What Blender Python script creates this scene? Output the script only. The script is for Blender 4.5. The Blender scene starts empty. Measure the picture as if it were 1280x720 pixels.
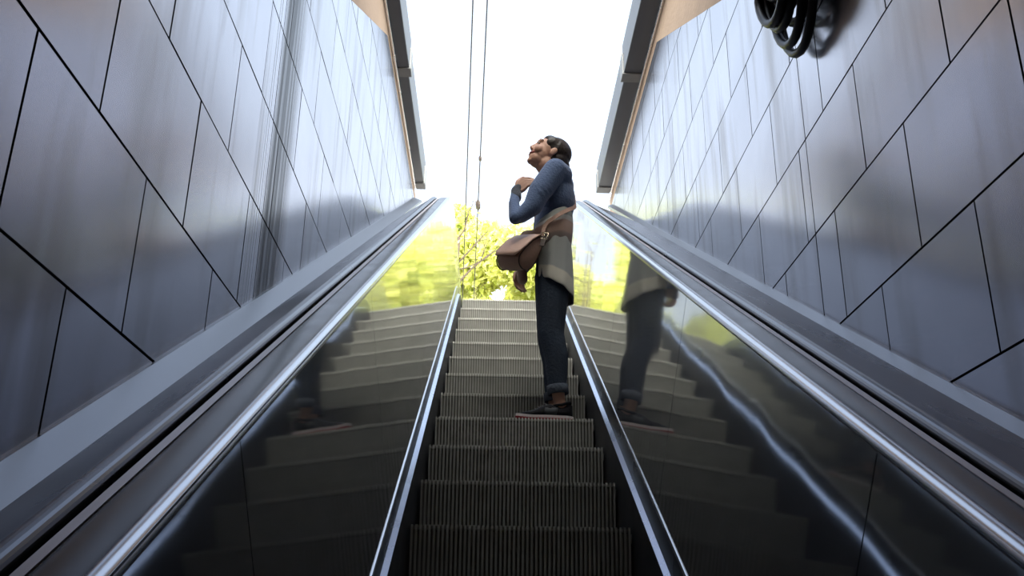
import bpy, bmesh, math, random
from mathutils import Vector, Matrix, Euler
random.seed(7)
PI = math.pi
C = bpy.context.scene.collection
SC = bpy.context.scene

# ------------------------------------------------------------------ frame
ZO = 2.95                      # world z of the eye; the lower floor is z = 0
EX = -0.1115                   # lateral position of the eye (escalator axis is x = 0)
EYE_N = 1.5466                 # eye above the line of step noses
RISE, RUN = 0.2241, 0.4015
SL = RISE / RUN
ANG = math.atan(SL)
CA, SA = math.cos(ANG), math.sin(ANG)
def nose_z(y): return ZO - EYE_N + SL * y

# ------------------------------------------------------------------ materials
def nt(m):
    m.use_nodes = True
    n = m.node_tree; n.nodes.clear()
    return n, n.nodes, n.links
def mat(name, col, rough=0.5, metal=0.0, var=0.12, scale=8.0, stretch=(1, 1, 1), bump=0.0, bscale=40.0,
        rvar=0.08, coat=0.0, spec=0.5, sheen=0.0):
    m = bpy.data.materials.new(name); n, N, Lk = nt(m)
    out = N.new('ShaderNodeOutputMaterial'); b = N.new('ShaderNodeBsdfPrincipled')
    Lk.new(b.outputs[0], out.inputs[0])
    tc = N.new('ShaderNodeTexCoord'); mp = N.new('ShaderNodeMapping'); mp.inputs['Scale'].default_value = stretch
    Lk.new(tc.outputs['Object'], mp.inputs[0])
    nz = N.new('ShaderNodeTexNoise'); nz.inputs['Scale'].default_value = scale; nz.inputs['Detail'].default_value = 4
    Lk.new(mp.outputs[0], nz.inputs['Vector'])
    cr = N.new('ShaderNodeMix'); cr.data_type = 'RGBA'
    lo = [max(0, c * (1 - var)) for c in col]; hi = [min(1, c * (1 + var)) for c in col]
    cr.inputs[6].default_value = (*lo, 1); cr.inputs[7].default_value = (*hi, 1)
    Lk.new(nz.outputs['Fac'], cr.inputs[0]); Lk.new(cr.outputs[2], b.inputs['Base Color'])
    mr = N.new('ShaderNodeMapRange'); mr.inputs[3].default_value = max(0.02, rough - rvar); mr.inputs[4].default_value = min(1, rough + rvar)
    Lk.new(nz.outputs['Fac'], mr.inputs[0]); Lk.new(mr.outputs[0], b.inputs['Roughness'])
    b.inputs['Metallic'].default_value = metal
    b.inputs['Coat Weight'].default_value = coat
    b.inputs['Specular IOR Level'].default_value = spec
    b.inputs['Sheen Weight'].default_value = sheen
    if bump:
        bz = N.new('ShaderNodeTexNoise'); bz.inputs['Scale'].default_value = bscale; bz.inputs['Detail'].default_value = 3
        Lk.new(mp.outputs[0], bz.inputs['Vector'])
        bp = N.new('ShaderNodeBump'); bp.inputs['Strength'].default_value = bump; bp.inputs['Distance'].default_value = 0.02
        Lk.new(bz.outputs['Fac'], bp.inputs['Height']); Lk.new(bp.outputs[0], b.inputs['Normal'])
    return m

def cladding_mat():
    m = bpy.data.materials.new('brushed_cladding_steel'); n, N, Lk = nt(m)
    out = N.new('ShaderNodeOutputMaterial'); b = N.new('ShaderNodeBsdfPrincipled'); Lk.new(b.outputs[0], out.inputs[0])
    b.inputs['Metallic'].default_value = 1
    tc = N.new('ShaderNodeTexCoord'); geo = N.new('ShaderNodeNewGeometry')
    def noise(st, sc, det=4):
        mp = N.new('ShaderNodeMapping'); mp.inputs['Scale'].default_value = st; Lk.new(tc.outputs['Object'], mp.inputs[0])
        z = N.new('ShaderNodeTexNoise'); z.inputs['Scale'].default_value = sc; z.inputs['Detail'].default_value = det
        Lk.new(mp.outputs[0], z.inputs['Vector']); return z
    def ramp(src, a, bb, lo, hi):
        r = N.new('ShaderNodeMapRange'); r.inputs[1].default_value = a; r.inputs[2].default_value = bb
        r.inputs[3].default_value = lo; r.inputs[4].default_value = hi; Lk.new(src, r.inputs[0]); return r.outputs[0]
    # panel to panel tone, long vertical stains, cloudy patches
    isl = ramp(geo.outputs['Random Per Island'], 0, 1, 0.42, 0.49)
    st = ramp(noise((1, 3.0, 0.35), 2.2, 5).outputs['Fac'], 0.52, 0.72, 0, 1)
    cl = ramp(noise((1, 1, 1), 2.5, 3).outputs['Fac'], 0.35, 0.65, 0.92, 1.04)
    mul = N.new('ShaderNodeMath'); mul.operation = 'MULTIPLY'; Lk.new(isl, mul.inputs[0]); Lk.new(cl, mul.inputs[1])
    cb = N.new('ShaderNodeCombineColor')
    for i, k in enumerate((0.99, 0.97, 1.06)):
        mm = N.new('ShaderNodeMath'); mm.operation = 'MULTIPLY'; mm.inputs[1].default_value = k
        Lk.new(mul.outputs[0], mm.inputs[0]); Lk.new(mm.outputs[0], cb.inputs[i])
    mx = N.new('ShaderNodeMix'); mx.data_type = 'RGBA'; mx.inputs[7].default_value = (0.24, 0.215, 0.20, 1)
    ms = N.new('ShaderNodeMath'); ms.operation = 'MULTIPLY'; ms.inputs[1].default_value = 0.6; Lk.new(st, ms.inputs[0])
    Lk.new(ms.outputs[0], mx.inputs[0]); Lk.new(cb.outputs[0], mx.inputs[6])
    # one worn bay of the left wall: dark vertical streaks beside the through joint
    sp = N.new('ShaderNodeSeparateXYZ'); Lk.new(tc.outputs['Object'], sp.inputs[0])
    def mathn(op, x, y):
        q = N.new('ShaderNodeMath'); q.operation = op
        for i, v in enumerate((x, y)):
            if isinstance(v, (int, float)): q.inputs[i].default_value = v
            else: Lk.new(v, q.inputs[i])
        return q.outputs[0]
    m1 = ramp(sp.outputs['Y'], 3.20, 3.24, 0, 1); m2 = ramp(sp.outputs['Y'], 3.46, 3.60, 1, 0); m3 = ramp(sp.outputs['X'], -0.2, 0.2, 1, 0)
    sk = ramp(noise((1, 16, 0.22), 2.0, 5).outputs['Fac'], 0.30, 0.55, 0.45, 1.0)
    wear = mathn('MULTIPLY', mathn('MULTIPLY', m1, m2), mathn('MULTIPLY', m3, sk))
    n1 = ramp(sp.outputs['Y'], 2.98, 3.2, 0, 1); n2 = ramp(sp.outputs['Y'], 3.2, 3.201, 1, 0)
    s2 = ramp(noise((1, 30, 0.15), 2.0, 4).outputs['Fac'], 0.54, 0.60, 0.0, 0.7)
    wear = mathn('MAXIMUM', wear, mathn('MULTIPLY', mathn('MULTIPLY', n1, n2), mathn('MULTIPLY', m3, s2)))
    mw_ = N.new('ShaderNodeMix'); mw_.data_type = 'RGBA'; mw_.inputs[7].default_value = (0.10, 0.098, 0.11, 1)
    Lk.new(mathn('MULTIPLY_ADD', wear, -0.45), b.inputs['Specular IOR Level']); b.inputs['Specular IOR Level'].links[0].from_node.inputs[2].default_value = 0.5
    Lk.new(mathn('MULTIPLY_ADD', wear, -1.0), b.inputs['Metallic']); b.inputs['Metallic'].links[0].from_node.inputs[2].default_value = 1.0
    Lk.new(mathn('MULTIPLY', wear, 0.95), mw_.inputs[0]); Lk.new(mx.outputs[2], mw_.inputs[6]); Lk.new(mw_.outputs[2], b.inputs['Base Color'])
    r0 = ramp(noise((1, 30, 0.6), 6, 3).outputs['Fac'], 0.3, 0.7, 0.20, 0.215)
    ad = N.new('ShaderNodeMath'); ad.operation = 'MULTIPLY_ADD'; ad.inputs[1].default_value = 0.06
    Lk.new(st, ad.inputs[0]); Lk.new(r0, ad.inputs[2]); Lk.new(ad.outputs[0], b.inputs['Roughness'])
    bp = N.new('ShaderNodeBump'); bp.inputs['Strength'].default_value = 0.035; bp.inputs['Distance'].default_value = 0.01
    Lk.new(noise((1, 1.2, 0.8), 3.0, 2).outputs['Fac'], bp.inputs['Height']); Lk.new(bp.outputs[0], b.inputs['Normal'])
    return m

def mirror_mat():
    m = bpy.data.materials.new('polished_balustrade_steel'); n, N, Lk = nt(m)
    out = N.new('ShaderNodeOutputMaterial'); b = N.new('ShaderNodeBsdfPrincipled'); f = N.new('ShaderNodeBsdfPrincipled'); f.inputs['Metallic'].default_value = 1; f.inputs['Roughness'].default_value = 0.5; f.inputs['Base Color'].default_value = (0.58, 0.60, 0.66, 1)
    ms = N.new('ShaderNodeMixShader'); ms.inputs[0].default_value = 0.20; Lk.new(b.outputs[0], ms.inputs[1]); Lk.new(f.outputs[0], ms.inputs[2]); Lk.new(ms.outputs[0], out.inputs[0])
    b.inputs['Metallic'].default_value = 1; b.inputs['Base Color'].default_value = (0.56, 0.57, 0.55, 1)
    tc = N.new('ShaderNodeTexCoord')
    z = N.new('ShaderNodeTexNoise'); z.inputs['Scale'].default_value = 5; Lk.new(tc.outputs['Object'], z.inputs['Vector'])
    r = N.new('ShaderNodeMapRange'); r.inputs[3].default_value = 0.035; r.inputs[4].default_value = 0.07
    Lk.new(z.outputs['Fac'], r.inputs[0]); Lk.new(r.outputs[0], b.inputs['Roughness'])
    w = N.new('ShaderNodeTexNoise'); w.inputs['Scale'].default_value = 2.6; w.inputs['Detail'].default_value = 1.0
    Lk.new(tc.outputs['Object'], w.inputs['Vector'])
    bp = N.new('ShaderNodeBump'); bp.inputs['Strength'].default_value = 0.03; bp.inputs['Distance'].default_value = 0.05
    Lk.new(w.outputs['Fac'], bp.inputs['Height']); Lk.new(bp.outputs[0], b.inputs['Normal'])
    return m

def leaf_mat(name, cols):
    m = bpy.data.materials.new(name); n, N, Lk = nt(m)
    out = N.new('ShaderNodeOutputMaterial')
    geo = N.new('ShaderNodeNewGeometry'); cr = N.new('ShaderNodeValToRGB')
    while len(cr.color_ramp.elements) < len(cols): cr.color_ramp.elements.new(0.5)
    for i, c in enumerate(cols):
        e = cr.color_ramp.elements[i]; e.position = i / (len(cols) - 1); e.color = (*c, 1)
    Lk.new(geo.outputs['Random Per Island'], cr.inputs[0])
    d = N.new('ShaderNodeBsdfDiffuse'); t = N.new('ShaderNodeBsdfTranslucent'); mx = N.new('ShaderNodeMixShader'); mx.inputs[0].default_value = 0.45
    Lk.new(cr.outputs[0], d.inputs[0]); Lk.new(cr.outputs[0], t.inputs[0])
    Lk.new(d.outputs[0], mx.inputs[1]); Lk.new(t.outputs[0], mx.inputs[2]); Lk.new(mx.outputs[0], out.inputs[0])
    return m

def band_mat(name, bands, rough=0.9):
    """knitted cloth in colour bands; the band value is a mesh attribute 'band' 0..1 running down the garment"""
    m = bpy.data.materials.new(name); n, N, Lk = nt(m)
    out = N.new('ShaderNodeOutputMaterial'); b = N.new('ShaderNodeBsdfPrincipled'); Lk.new(b.outputs[0], out.inputs[0])
    at = N.new('ShaderNodeAttribute'); at.attribute_name = 'band'
    tc = N.new('ShaderNodeTexCoord'); z = N.new('ShaderNodeTexNoise'); z.inputs['Scale'].default_value = 30
    Lk.new(tc.outputs['Object'], z.inputs['Vector'])
    ad = N.new('ShaderNodeMath'); ad.operation = 'MULTIPLY_ADD'; ad.inputs[1].default_value = 0.03
    Lk.new(z.outputs['Fac'], ad.inputs[0]); Lk.new(at.outputs['Fac'], ad.inputs[2])
    cr = N.new('ShaderNodeValToRGB'); cr.color_ramp.interpolation = 'LINEAR'
    while len(cr.color_ramp.elements) < len(bands): cr.color_ramp.elements.new(0.5)
    for i, (p, c) in enumerate(bands):
        e = cr.color_ramp.elements[i]; e.position = p; e.color = (*c, 1)
    Lk.new(ad.outputs[0], cr.inputs[0]); Lk.new(cr.outputs[0], b.inputs['Base Color'])
    b.inputs['Roughness'].default_value = rough; b.inputs['Sheen Weight'].default_value = 0.2
    bp = N.new('ShaderNodeBump'); bp.inputs['Strength'].default_value = 0.25; bp.inputs['Distance'].default_value = 0.004
    z2 = N.new('ShaderNodeTexNoise'); z2.inputs['Scale'].default_value = 160; Lk.new(tc.outputs['Object'], z2.inputs['Vector'])
    Lk.new(z2.outputs['Fac'], bp.inputs['Height']); Lk.new(bp.outputs[0], b.inputs['Normal'])
    return m

M = {}
M['clad'] = cladding_mat()
M['mirror'] = mirror_mat()
M['flash'] = mat('satin_flashing_steel', (0.27, 0.28, 0.295), 0.34, 1, 0.08, 3, rvar=0.04)
M['deck'] = mat('satin_deck_steel', (0.13, 0.135, 0.15), 0.28, 1, 0.06, 3, rvar=0.03)
M['chrome'] = mat('bright_rail_steel', (0.50, 0.51, 0.53), 0.22, 1, 0.06, 6, rvar=0.04)
M['strip'] = mat('matt_guide_strip', (0.62, 0.57, 0.55), 0.45, 0.8, 0.06, 9)
M['rubber'] = mat('black_handrail_rubber', (0.010, 0.011, 0.015), 0.24, 0, 0.2, 12, coat=0.0, spec=0.45)
M['skirt'] = mat('dark_skirt_steel', (0.05, 0.052, 0.062), 0.40, 0.6, 0.15, 6)
M['cap'] = mat('aluminium_skirt_cap', (0.52, 0.57, 0.70), 0.28, 1, 0.05, 6)
M['edge'] = mat('bright_edge_bead', (0.85, 0.85, 0.87), 0.25, 1, 0.04, 6)
M['step'] = mat('cast_step_aluminium', (0.49, 0.49, 0.455), 0.5, 0.3, 0.22, 14)
M['groove_shade'] = mat('shaded_step_groove', (0.26, 0.255, 0.23), 0.8, 0.1, 0.25, 14)  # darker copy of the step metal; shade of the grooves put into the colour
M['gap'] = mat('black_backing_and_joint_shade', (0.012, 0.012, 0.015), 0.8, 0, 0.2, 10)
M['concrete'] = mat('tan_painted_concrete', (0.46, 0.34, 0.255), 0.85, 0, 0.14, 5, bump=0.25, bscale=30)
M['soffit'] = mat('dim_soffit_plaster', (0.30, 0.27, 0.24), 0.9, 0, 0.12, 4)
M['floor'] = mat('grey_floor_tile', (0.20, 0.19, 0.18), 0.6, 0, 0.2, 6)
M['beam'] = mat('painted_grey_steel', (0.10, 0.11, 0.13), 0.45, 0.3, 0.2, 6, stretch=(1, .4, 1))
M['beam2'] = mat('weathered_grey_steel', (0.20, 0.21, 0.22), 0.5, 0.3, 0.25, 7)
M['street'] = mat('pale_street_paving', (0.42, 0.41, 0.39), 0.85, 0, 0.15, 2)
M['cable'] = mat('black_cable_sheath', (0.016, 0.017, 0.02), 0.42, 0, 0.2, 20)
M['wire'] = mat('dark_wire', (0.05, 0.05, 0.055), 0.6, 0.5, 0.2, 3)
M['ceramic'] = mat('brown_insulator', (0.06, 0.045, 0.04), 0.4, 0, 0.2, 9)
M['bark'] = mat('dark_bark', (0.075, 0.055, 0.04), 0.95, 0, 0.35, 6, stretch=(3, 3, 0.6), bump=0.5, bscale=10)
M['leafA'] = leaf_mat('yellow_green_leaves', [(0.431, 0.500, 0.100), (0.733, 0.725, 0.250), (0.846, 0.900, 0.450)])
M['leafB'] = leaf_mat('lime_leaves', [(0.275, 0.362, 0.075), (0.549, 0.575, 0.175), (0.828, 0.800, 0.325)])
M['leafC'] = leaf_mat('golden_leaves', [(0.516, 0.537, 0.112), (0.731, 0.750, 0.225), (0.791, 0.900, 0.450)])
M['skin'] = mat('warm_skin', (0.60, 0.34, 0.24), 0.5, 0, 0.08, 14, rvar=0.04)
M['lip'] = mat('rose_lip', (0.45, 0.12, 0.11), 0.4, 0, 0.08, 20)
M['hair'] = mat('dark_brown_hair', (0.026, 0.018, 0.016), 0.42, 0, 0.4, 12, stretch=(2, 8, 2), bump=0.2, bscale=22)
M['sweater'] = mat('slate_blue_knit', (0.115, 0.175, 0.32), 0.85, 0, 0.15, 9, bump=0.3, bscale=90, sheen=0.2)
M['cuffknit'] = mat('charcoal_knit', (0.05, 0.058, 0.075), 0.85, 0, 0.15, 9, bump=0.3, bscale=90, sheen=0.2)
M['jeans'] = mat('dark_indigo_denim', (0.030, 0.045, 0.072), 0.85, 0, 0.25, 10, bump=0.3, bscale=70)
M['jeancuff'] = mat('faded_denim_turn_up', (0.075, 0.09, 0.12), 0.85, 0, 0.25, 22, bump=0.3, bscale=70)
M['shoe'] = mat('black_shoe_mesh', (0.007, 0.007, 0.010), 0.7, 0, 0.3, 30, bump=0.2, bscale=150, spec=0.2)
M['shoegrey'] = mat('grey_shoe_overlay', (0.045, 0.05, 0.055), 0.6, 0, 0.2, 20, spec=0.25)
M['white'] = mat('off_white_foam', (0.88, 0.84, 0.84), 0.6, 0, 0.06, 14)
M['red'] = mat('crimson_outsole', (0.42, 0.05, 0.06), 0.6, 0, 0.1, 14)
M['lace'] = mat('pale_lace', (0.16, 0.16, 0.16), 0.8, 0, 0.1, 60)
M['leather'] = mat('brown_leather', (0.46, 0.28, 0.205), 0.5, 0, 0.2, 14, bump=0.2, bscale=60)
M['leatherD'] = mat('dark_brown_leather', (0.085, 0.05, 0.038), 0.55, 0, 0.2, 14, bump=0.2, bscale=60)
M['leatherL'] = mat('tan_leather_flap', (0.66, 0.43, 0.33), 0.55, 0, 0.12, 10, bump=0.15, bscale=60)
M['brass'] = mat('pale_brass', (0.75, 0.66, 0.48), 0.25, 1, 0.05, 10)
M['eye'] = mat('eye_white', (0.75, 0.73, 0.7), 0.25, 0, 0.03, 10)
M['wrap'] = band_mat('striped_fleece', [(0.0, (0.330, 0.345, 0.323)), (0.30, (0.360, 0.375, 0.360)), (0.66, (0.405, 0.420, 0.405)),
                                        (0.70, (0.405, 0.420, 0.405)), (0.74, (0.720, 0.690, 0.585)), (1.0, (0.720, 0.690, 0.600))])
M['wraptop'] = band_mat('striped_fleece_band', [(0.0, (0.300, 0.330, 0.300)), (0.28, (0.330, 0.352, 0.330)), (0.32, (0.720, 0.720, 0.675)), (0.42, (0.675, 0.660, 0.615)),
                                        (0.46, (0.52, 0.36, 0.285)), (0.74, (0.52, 0.36, 0.285)), (0.80, (0.330, 0.255, 0.225)), (1.0, (0.255, 0.217, 0.210))])

# ------------------------------------------------------------------ helpers
def link(o, parent=None):
    C.objects.link(o)
    if parent is not None: o.parent = parent
    return o
def mesh_obj(name, verts, faces, m, parent=None, smooth=False, mats=None, fm=None):
    me = bpy.data.meshes.new(name); me.from_pydata([tuple(v) for v in verts], [], faces); me.update()
    for mm in (mats or [m]): me.materials.append(mm)
    if fm:
        for p, i in zip(me.polygons, fm): p.material_index = i
    if smooth:
        for p in me.polygons: p.use_smooth = True
    return link(bpy.data.objects.new(name, me), parent)
def bm_obj(name, bm, m, parent=None, smooth=False):
    bmesh.ops.recalc_face_normals(bm, faces=bm.faces[:])
    me = bpy.data.meshes.new(name); bm.to_mesh(me); bm.free(); me.materials.append(m)
    if smooth:
        for p in me.polygons: p.use_smooth = True
    return link(bpy.data.objects.new(name, me), parent)
def thing(name, label, cat, loc=(0, 0, 0), group=None):
    o = bpy.data.objects.new(name, None); o.empty_display_size = 0.1; C.objects.link(o); o.location = loc
    o['label'] = label; o['category'] = cat
    if group: o['group'] = group
    return o
def tag(o, label, cat, group=None):
    o['label'] = label; o['category'] = cat
    if group: o['group'] = group
    return o
def struct(o): o['kind'] = 'structure'; return o
def settle(root):
    """children were modelled in world coordinates: hang them under the root without moving them"""
    for ch in root.children:
        ch.matrix_parent_inverse = Matrix.Translation(-Vector(root.location))
def box(bm, lo, hi, bevel=0.0):
    r = bmesh.ops.create_cube(bm, size=1.0)
    vs = r['verts']
    for v in vs:
        v.co = Vector([(lo[i] + hi[i]) / 2 + v.co[i] * (hi[i] - lo[i]) for i in range(3)])
    if bevel:
        es = list({e for v in vs for e in v.link_edges})
        bmesh.ops.bevel(bm, geom=es, offset=bevel, segments=2, affect='EDGES', profile=0.5)
def tube(bm, pts, r, seg=8, closed=False):
    pts = [Vector(p) for p in pts]; n = len(pts); rings = []
    rr = r if isinstance(r, (list, tuple)) else [r] * n
    up = None
    for i, p in enumerate(pts):
        a = pts[(i - 1) % n] if (closed or i > 0) else pts[i]; b = pts[(i + 1) % n] if (closed or i < n - 1) else pts[i]
        t = (b - a).normalized()
        if up is None: up = t.orthogonal().normalized()
        u = (up - t * up.dot(t)); u = u.normalized() if u.length > 1e-6 else t.orthogonal().normalized(); up = u; w = t.cross(u)
        rings.append([bm.verts.new(p + (u * math.cos(2 * PI * k / seg) + w * math.sin(2 * PI * k / seg)) * rr[i]) for k in range(seg)])
    for i in range(n if closed else n - 1):
        A, B = rings[i], rings[(i + 1) % n]
        for k in range(seg):
            try: bm.faces.new((A[k], A[(k + 1) % seg], B[(k + 1) % seg], B[k]))
            except ValueError: pass
    if not closed:
        bm.faces.new(rings[0][::-1]); bm.faces.new(rings[-1])
def ball(bm, c, r, seg=16, rot=None):
    if not isinstance(r, (tuple, list)): r = (r, r, r)
    mx = Matrix.Translation(Vector(c)) @ (rot.to_4x4() if rot is not None else Matrix.Identity(4)) @ Matrix.Diagonal((*r, 1))
    bmesh.ops.create_uvsphere(bm, u_segments=seg, v_segments=max(6, seg // 2), radius=1.0, matrix=mx)
def chain(bm, pts, rads, seg=16):
    """tapered limb: spheres at the joints, cones between them"""
    for p, r in zip(pts, rads): ball(bm, p, r, seg)
    for i in range(len(pts) - 1):
        a, b = Vector(pts[i]), Vector(pts[i + 1])
        if (b - a).length > 1e-5: tube(bm, [a, b], [rads[i], rads[i + 1]], seg)
def remesh(name, bm, voxel, m, parent=None, smooth_it=4, fac=0.5):
    """fuse overlapping closed shapes into one continuous skin"""
    me = bpy.data.meshes.new(name + '_raw'); bm.to_mesh(me); bm.free()
    o = bpy.data.objects.new(name + '_raw', me); C.objects.link(o)
    r = o.modifiers.new('r', 'REMESH'); r.mode = 'VOXEL'; r.voxel_size = voxel
    if smooth_it:
        s = o.modifiers.new('s', 'SMOOTH'); s.iterations = smooth_it; s.factor = fac
    dg = bpy.context.evaluated_depsgraph_get()
    nm = bpy.data.meshes.new_from_object(o.evaluated_get(dg))
    bpy.data.objects.remove(o); bpy.data.meshes.remove(me)
    nm.name = name; nm.materials.clear(); nm.materials.append(m)
    for p in nm.polygons: p.use_smooth = True
    return link(bpy.data.objects.new(name, nm), parent)
def copy_tree(o, parent=None):
    c = o.copy(); C.objects.link(c)
    if parent is not None: c.parent = parent
    for ch in list(o.children): copy_tree(ch, c)
    return c

# ------------------------------------------------------------------ sweep along the escalator
def rail_path(y0, ys, R, y1, n_arc=14):
    """nose line: straight incline from y0 to ys, arc of radius R to level, level to y1; returns (y, z, tangent angle)"""
    P = []
    k = max(2, int((ys - y0) / 0.35))
    for i in range(k + 1):
        y = y0 + (ys - y0) * i / k; P.append((y, nose_z(y), ANG))
    cy, cz = ys + R * SA, nose_z(ys) - R * CA
    for i in range(1, n_arc + 1):
        a = ANG * (1 - i / n_arc); P.append((cy - R * math.sin(a), cz + R * math.cos(a), a))
    if y1 > P[-1][0]:
        y = P[-1][0]; z = P[-1][1]
        for i in range(1, 5): P.append((y + (y1 - y) * i / 4, z, 0.0))
    return P
PATH = rail_path(-2.3, 7.42, 1.9, 10.0)
def cut_path(path, ya, yb):
    """part of the path between two nose-line stations"""
    def lerp(p, q, y):
        t = (y - p[0]) / (q[0] - p[0]); return tuple(p[i] + (q[i] - p[i]) * t for i in range(3))
    out = []
    for p, q in zip(path, path[1:]):
        if q[0] <= ya or p[0] >= yb: continue
        a = p if p[0] >= ya else lerp(p, q, ya); b = q if q[0] <= yb else lerp(p, q, yb)
        if not out: out.append(a)
        out.append(b)
    return out
def sweep(name, prof, m, parent, path=None, closed=True, smooth=False):
    path = path or PATH
    V, F = [], []; n = len(prof)
    for (y, z, a) in path:
        for (x, h) in prof:
            d = h * CA
            V.append((x, y - math.sin(a) * d, z + math.cos(a) * d))
    for i in range(len(path) - 1):
        for k in range(n if closed else n - 1):
            k2 = (k + 1) % n
            F.append((i * n + k, i * n + k2, (i + 1) * n + k2, (i + 1) * n + k))
    if closed:
        F.append(tuple(range(n))[::-1]); F.append(tuple((len(path) - 1) * n + k for k in range(n)))
    o = mesh_obj(name, V, F, m, parent)
    bm = bmesh.new(); bm.from_mesh(o.data); bmesh.ops.recalc_face_normals(bm, faces=bm.faces[:])
    if smooth:
        for f in bm.faces: f.smooth = len(f.verts) == 4
    bm.to_mesh(o.data); bm.free()
    return o

# ================================================================== SETTING
LX, RX = -0.971, 1.083                    # faces of the two clad walls
TOPZ = ZO + 4.35                          # level top of the cladding
BEAMZ = ZO + 4.56                         # underside of the steel edge beams
STREET = ZO + 3.06
END_Y = 9.0
def clip(poly, f):
    out = []
    for i in range(len(poly)):
        a, b = poly[i], poly[(i + 1) % len(poly)]; fa, fb = f(a), f(b)
        if fa >= 0: out.append(a)
        if (fa >= 0) != (fb >= 0):
            t = fa / (fa - fb); out.append((a[0] + (b[0] - a[0]) * t, a[1] + (b[1] - a[1]) * t))
    return out
def inset(poly, d):
    n = len(poly)
    area = sum(poly[i][0] * poly[(i + 1) % n][1] - poly[(i + 1) % n][0] * poly[i][1] for i in range(n))
    if area < 0: poly = poly[::-1]
    def mk(a, b):
        L_ = math.hypot(b[0] - a[0], b[1] - a[1]) or 1e-9
        nx, ny = -(b[1] - a[1]) / L_, (b[0] - a[0]) / L_
        c = nx * a[0] + ny * a[1] + d
        return lambda p: nx * p[0] + ny * p[1] - c
    out = poly
    for i in range(n):
        a, b = poly[i], poly[(i + 1) % n]
        if math.hypot(b[0] - a[0], b[1] - a[1]) < 1e-5: continue
        out = clip(out, mk(a, b))
        if len(out) < 3: return []
    res = []
    for p in out:
        if not res or math.hypot(p[0] - res[-1][0], p[1] - res[-1][1]) > 1e-4: res.append(p)
    return res if len(res) >= 3 else []
def clad_wall(side, X, offA, offB, joint_y, low_n):
    s = 1 if X > 0 else -1
    # concrete wall behind the cladding, with the slope of the soffit at its top
    V = []
    prof = [(-4.6, 0.0), (9.35, 0.0), (9.35, BEAMZ), (-4.6, BEAMZ)]
    for x in (X + s * 0.02, X + s * 0.34):
        V += [(x, y, z) for y, z in prof]
    wall = struct(mesh_obj('wall_' + side, V, [(0, 1, 2, 3), (7, 6, 5, 4), (0, 4, 5, 1), (1, 5, 6, 2), (2, 6, 7, 3), (3, 7, 4, 0)], M['concrete']))
    VV, FF, FM = [], [], []
    rnd = random.Random(3 if s > 0 else 4)
    lowf = lambda p: p[1] - (nose_z(p[0]) + low_n)
    upf = lambda p: (nose_z(p[0]) + 2.462) - p[1]
    def outline(ya, yb, za, zb):
        po = [(ya, za), (yb, za), (yb, zb), (ya, zb)]
        po = clip(po, lowf)
        if po: po = clip(po, upf)
        if po: po = clip(po, lambda p: TOPZ - p[1])
        if po: po = clip(po, lambda p: END_Y - p[0])
        return po
    z = 0.667 - 0.4 * 9; k = -9
    while z < 4.4:
        off = offA if k % 2 == 0 else offB
        y = off - 0.6 * 9
        while y < END_Y:
            cuts = [y, y + 0.6]
            if y + 0.03 < joint_y < y + 0.57: cuts = [y, joint_y, y + 0.6]
            for a, b in zip(cuts, cuts[1:]):
                po = inset(outline(a, b, ZO + z, ZO + z + 0.4), 0.0021)
                if len(po) < 3: continue
                pi = inset(po, 0.0018)
                if len(pi) != len(po): pi = None
                tilt = (rnd.uniform(-1, 1) * 0.0025, rnd.uniform(-1, 1) * 0.002)
                cy = sum(p[0] for p in po) / len(po); cz = sum(p[1] for p in po) / len(po)
                dep = lambda p, h: X + s * (0.0 - h) + tilt[0] * (p[0] - cy) + tilt[1] * (p[1] - cz)
                i0 = len(VV); n = len(po)
                VV += [(dep(p, -0.016), p[0], p[1]) for p in po]
                VV += [(dep(p, 0.002 if pi else 0.004), p[0], p[1]) for p in po]
                if pi: VV += [(dep(p, 0.004), p[0], p[1]) for p in pi]
                lv = 3 if pi else 2
                for l in range(lv - 1):
                    for q in range(n):
                        q2 = (q + 1) % n
                        FF.append((i0 + l * n + q, i0 + l * n + q2, i0 + (l + 1) * n + q2, i0 + (l + 1) * n + q)); FM.append(1)  # panel edges and bevels coloured dark for the shade inside the joints
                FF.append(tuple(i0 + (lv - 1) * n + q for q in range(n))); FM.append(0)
            y += 0.6
        z += 0.4; k += 1
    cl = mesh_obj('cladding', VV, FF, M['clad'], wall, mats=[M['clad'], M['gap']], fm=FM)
    bm = bmesh.new(); bm.from_mesh(cl.data); bmesh.ops.recalc_face_normals(bm, faces=bm.faces[:]); bm.to_mesh(cl.data); bm.free()
    # dark sheet behind the open joints, following the clad area
    po = [(-2.4, nose_z(-2.4) + low_n), (END_Y, nose_z(END_Y) + low_n), (END_Y, TOPZ)]
    po = [p for p in po]
    ye = (TOPZ - 2.462 - nose_z(0)) / SL
    po = [(-2.4, nose_z(-2.4) + low_n), ((TOPZ - low_n - nose_z(0)) / SL, TOPZ), (ye, TOPZ), (-2.4, nose_z(-2.4) + 2.462)]
    if (TOPZ - low_n - nose_z(0)) / SL > END_Y:
        po = [po[0], (END_Y, nose_z(END_Y) + low_n), (END_Y, TOPZ)] + po[2:]
    V = [(X + s * 0.0165, y, z) for y, z in po] + [(X + s * 0.0195, y, z) for y, z in po]; n = len(po)
    F = [tuple(range(n)), tuple(range(2 * n - 1, n - 1, -1))] + [(i, (i + 1) % n, n + (i + 1) % n, n + i) for i in range(n)]
    mesh_obj('joint_backing', V, F, M['gap'], wall)
    return wall
wall_l = clad_wall('left', LX, 1.515, 1.81, 3.205, 0.885)
wall_r = clad_wall('right', RX, 2.14, 2.446, 3.255, 0.862)
line_path = [(y, nose_z(y), ANG) for y in (-2.3, 2.0, 5.0, 8.0, 9.3)]
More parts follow.
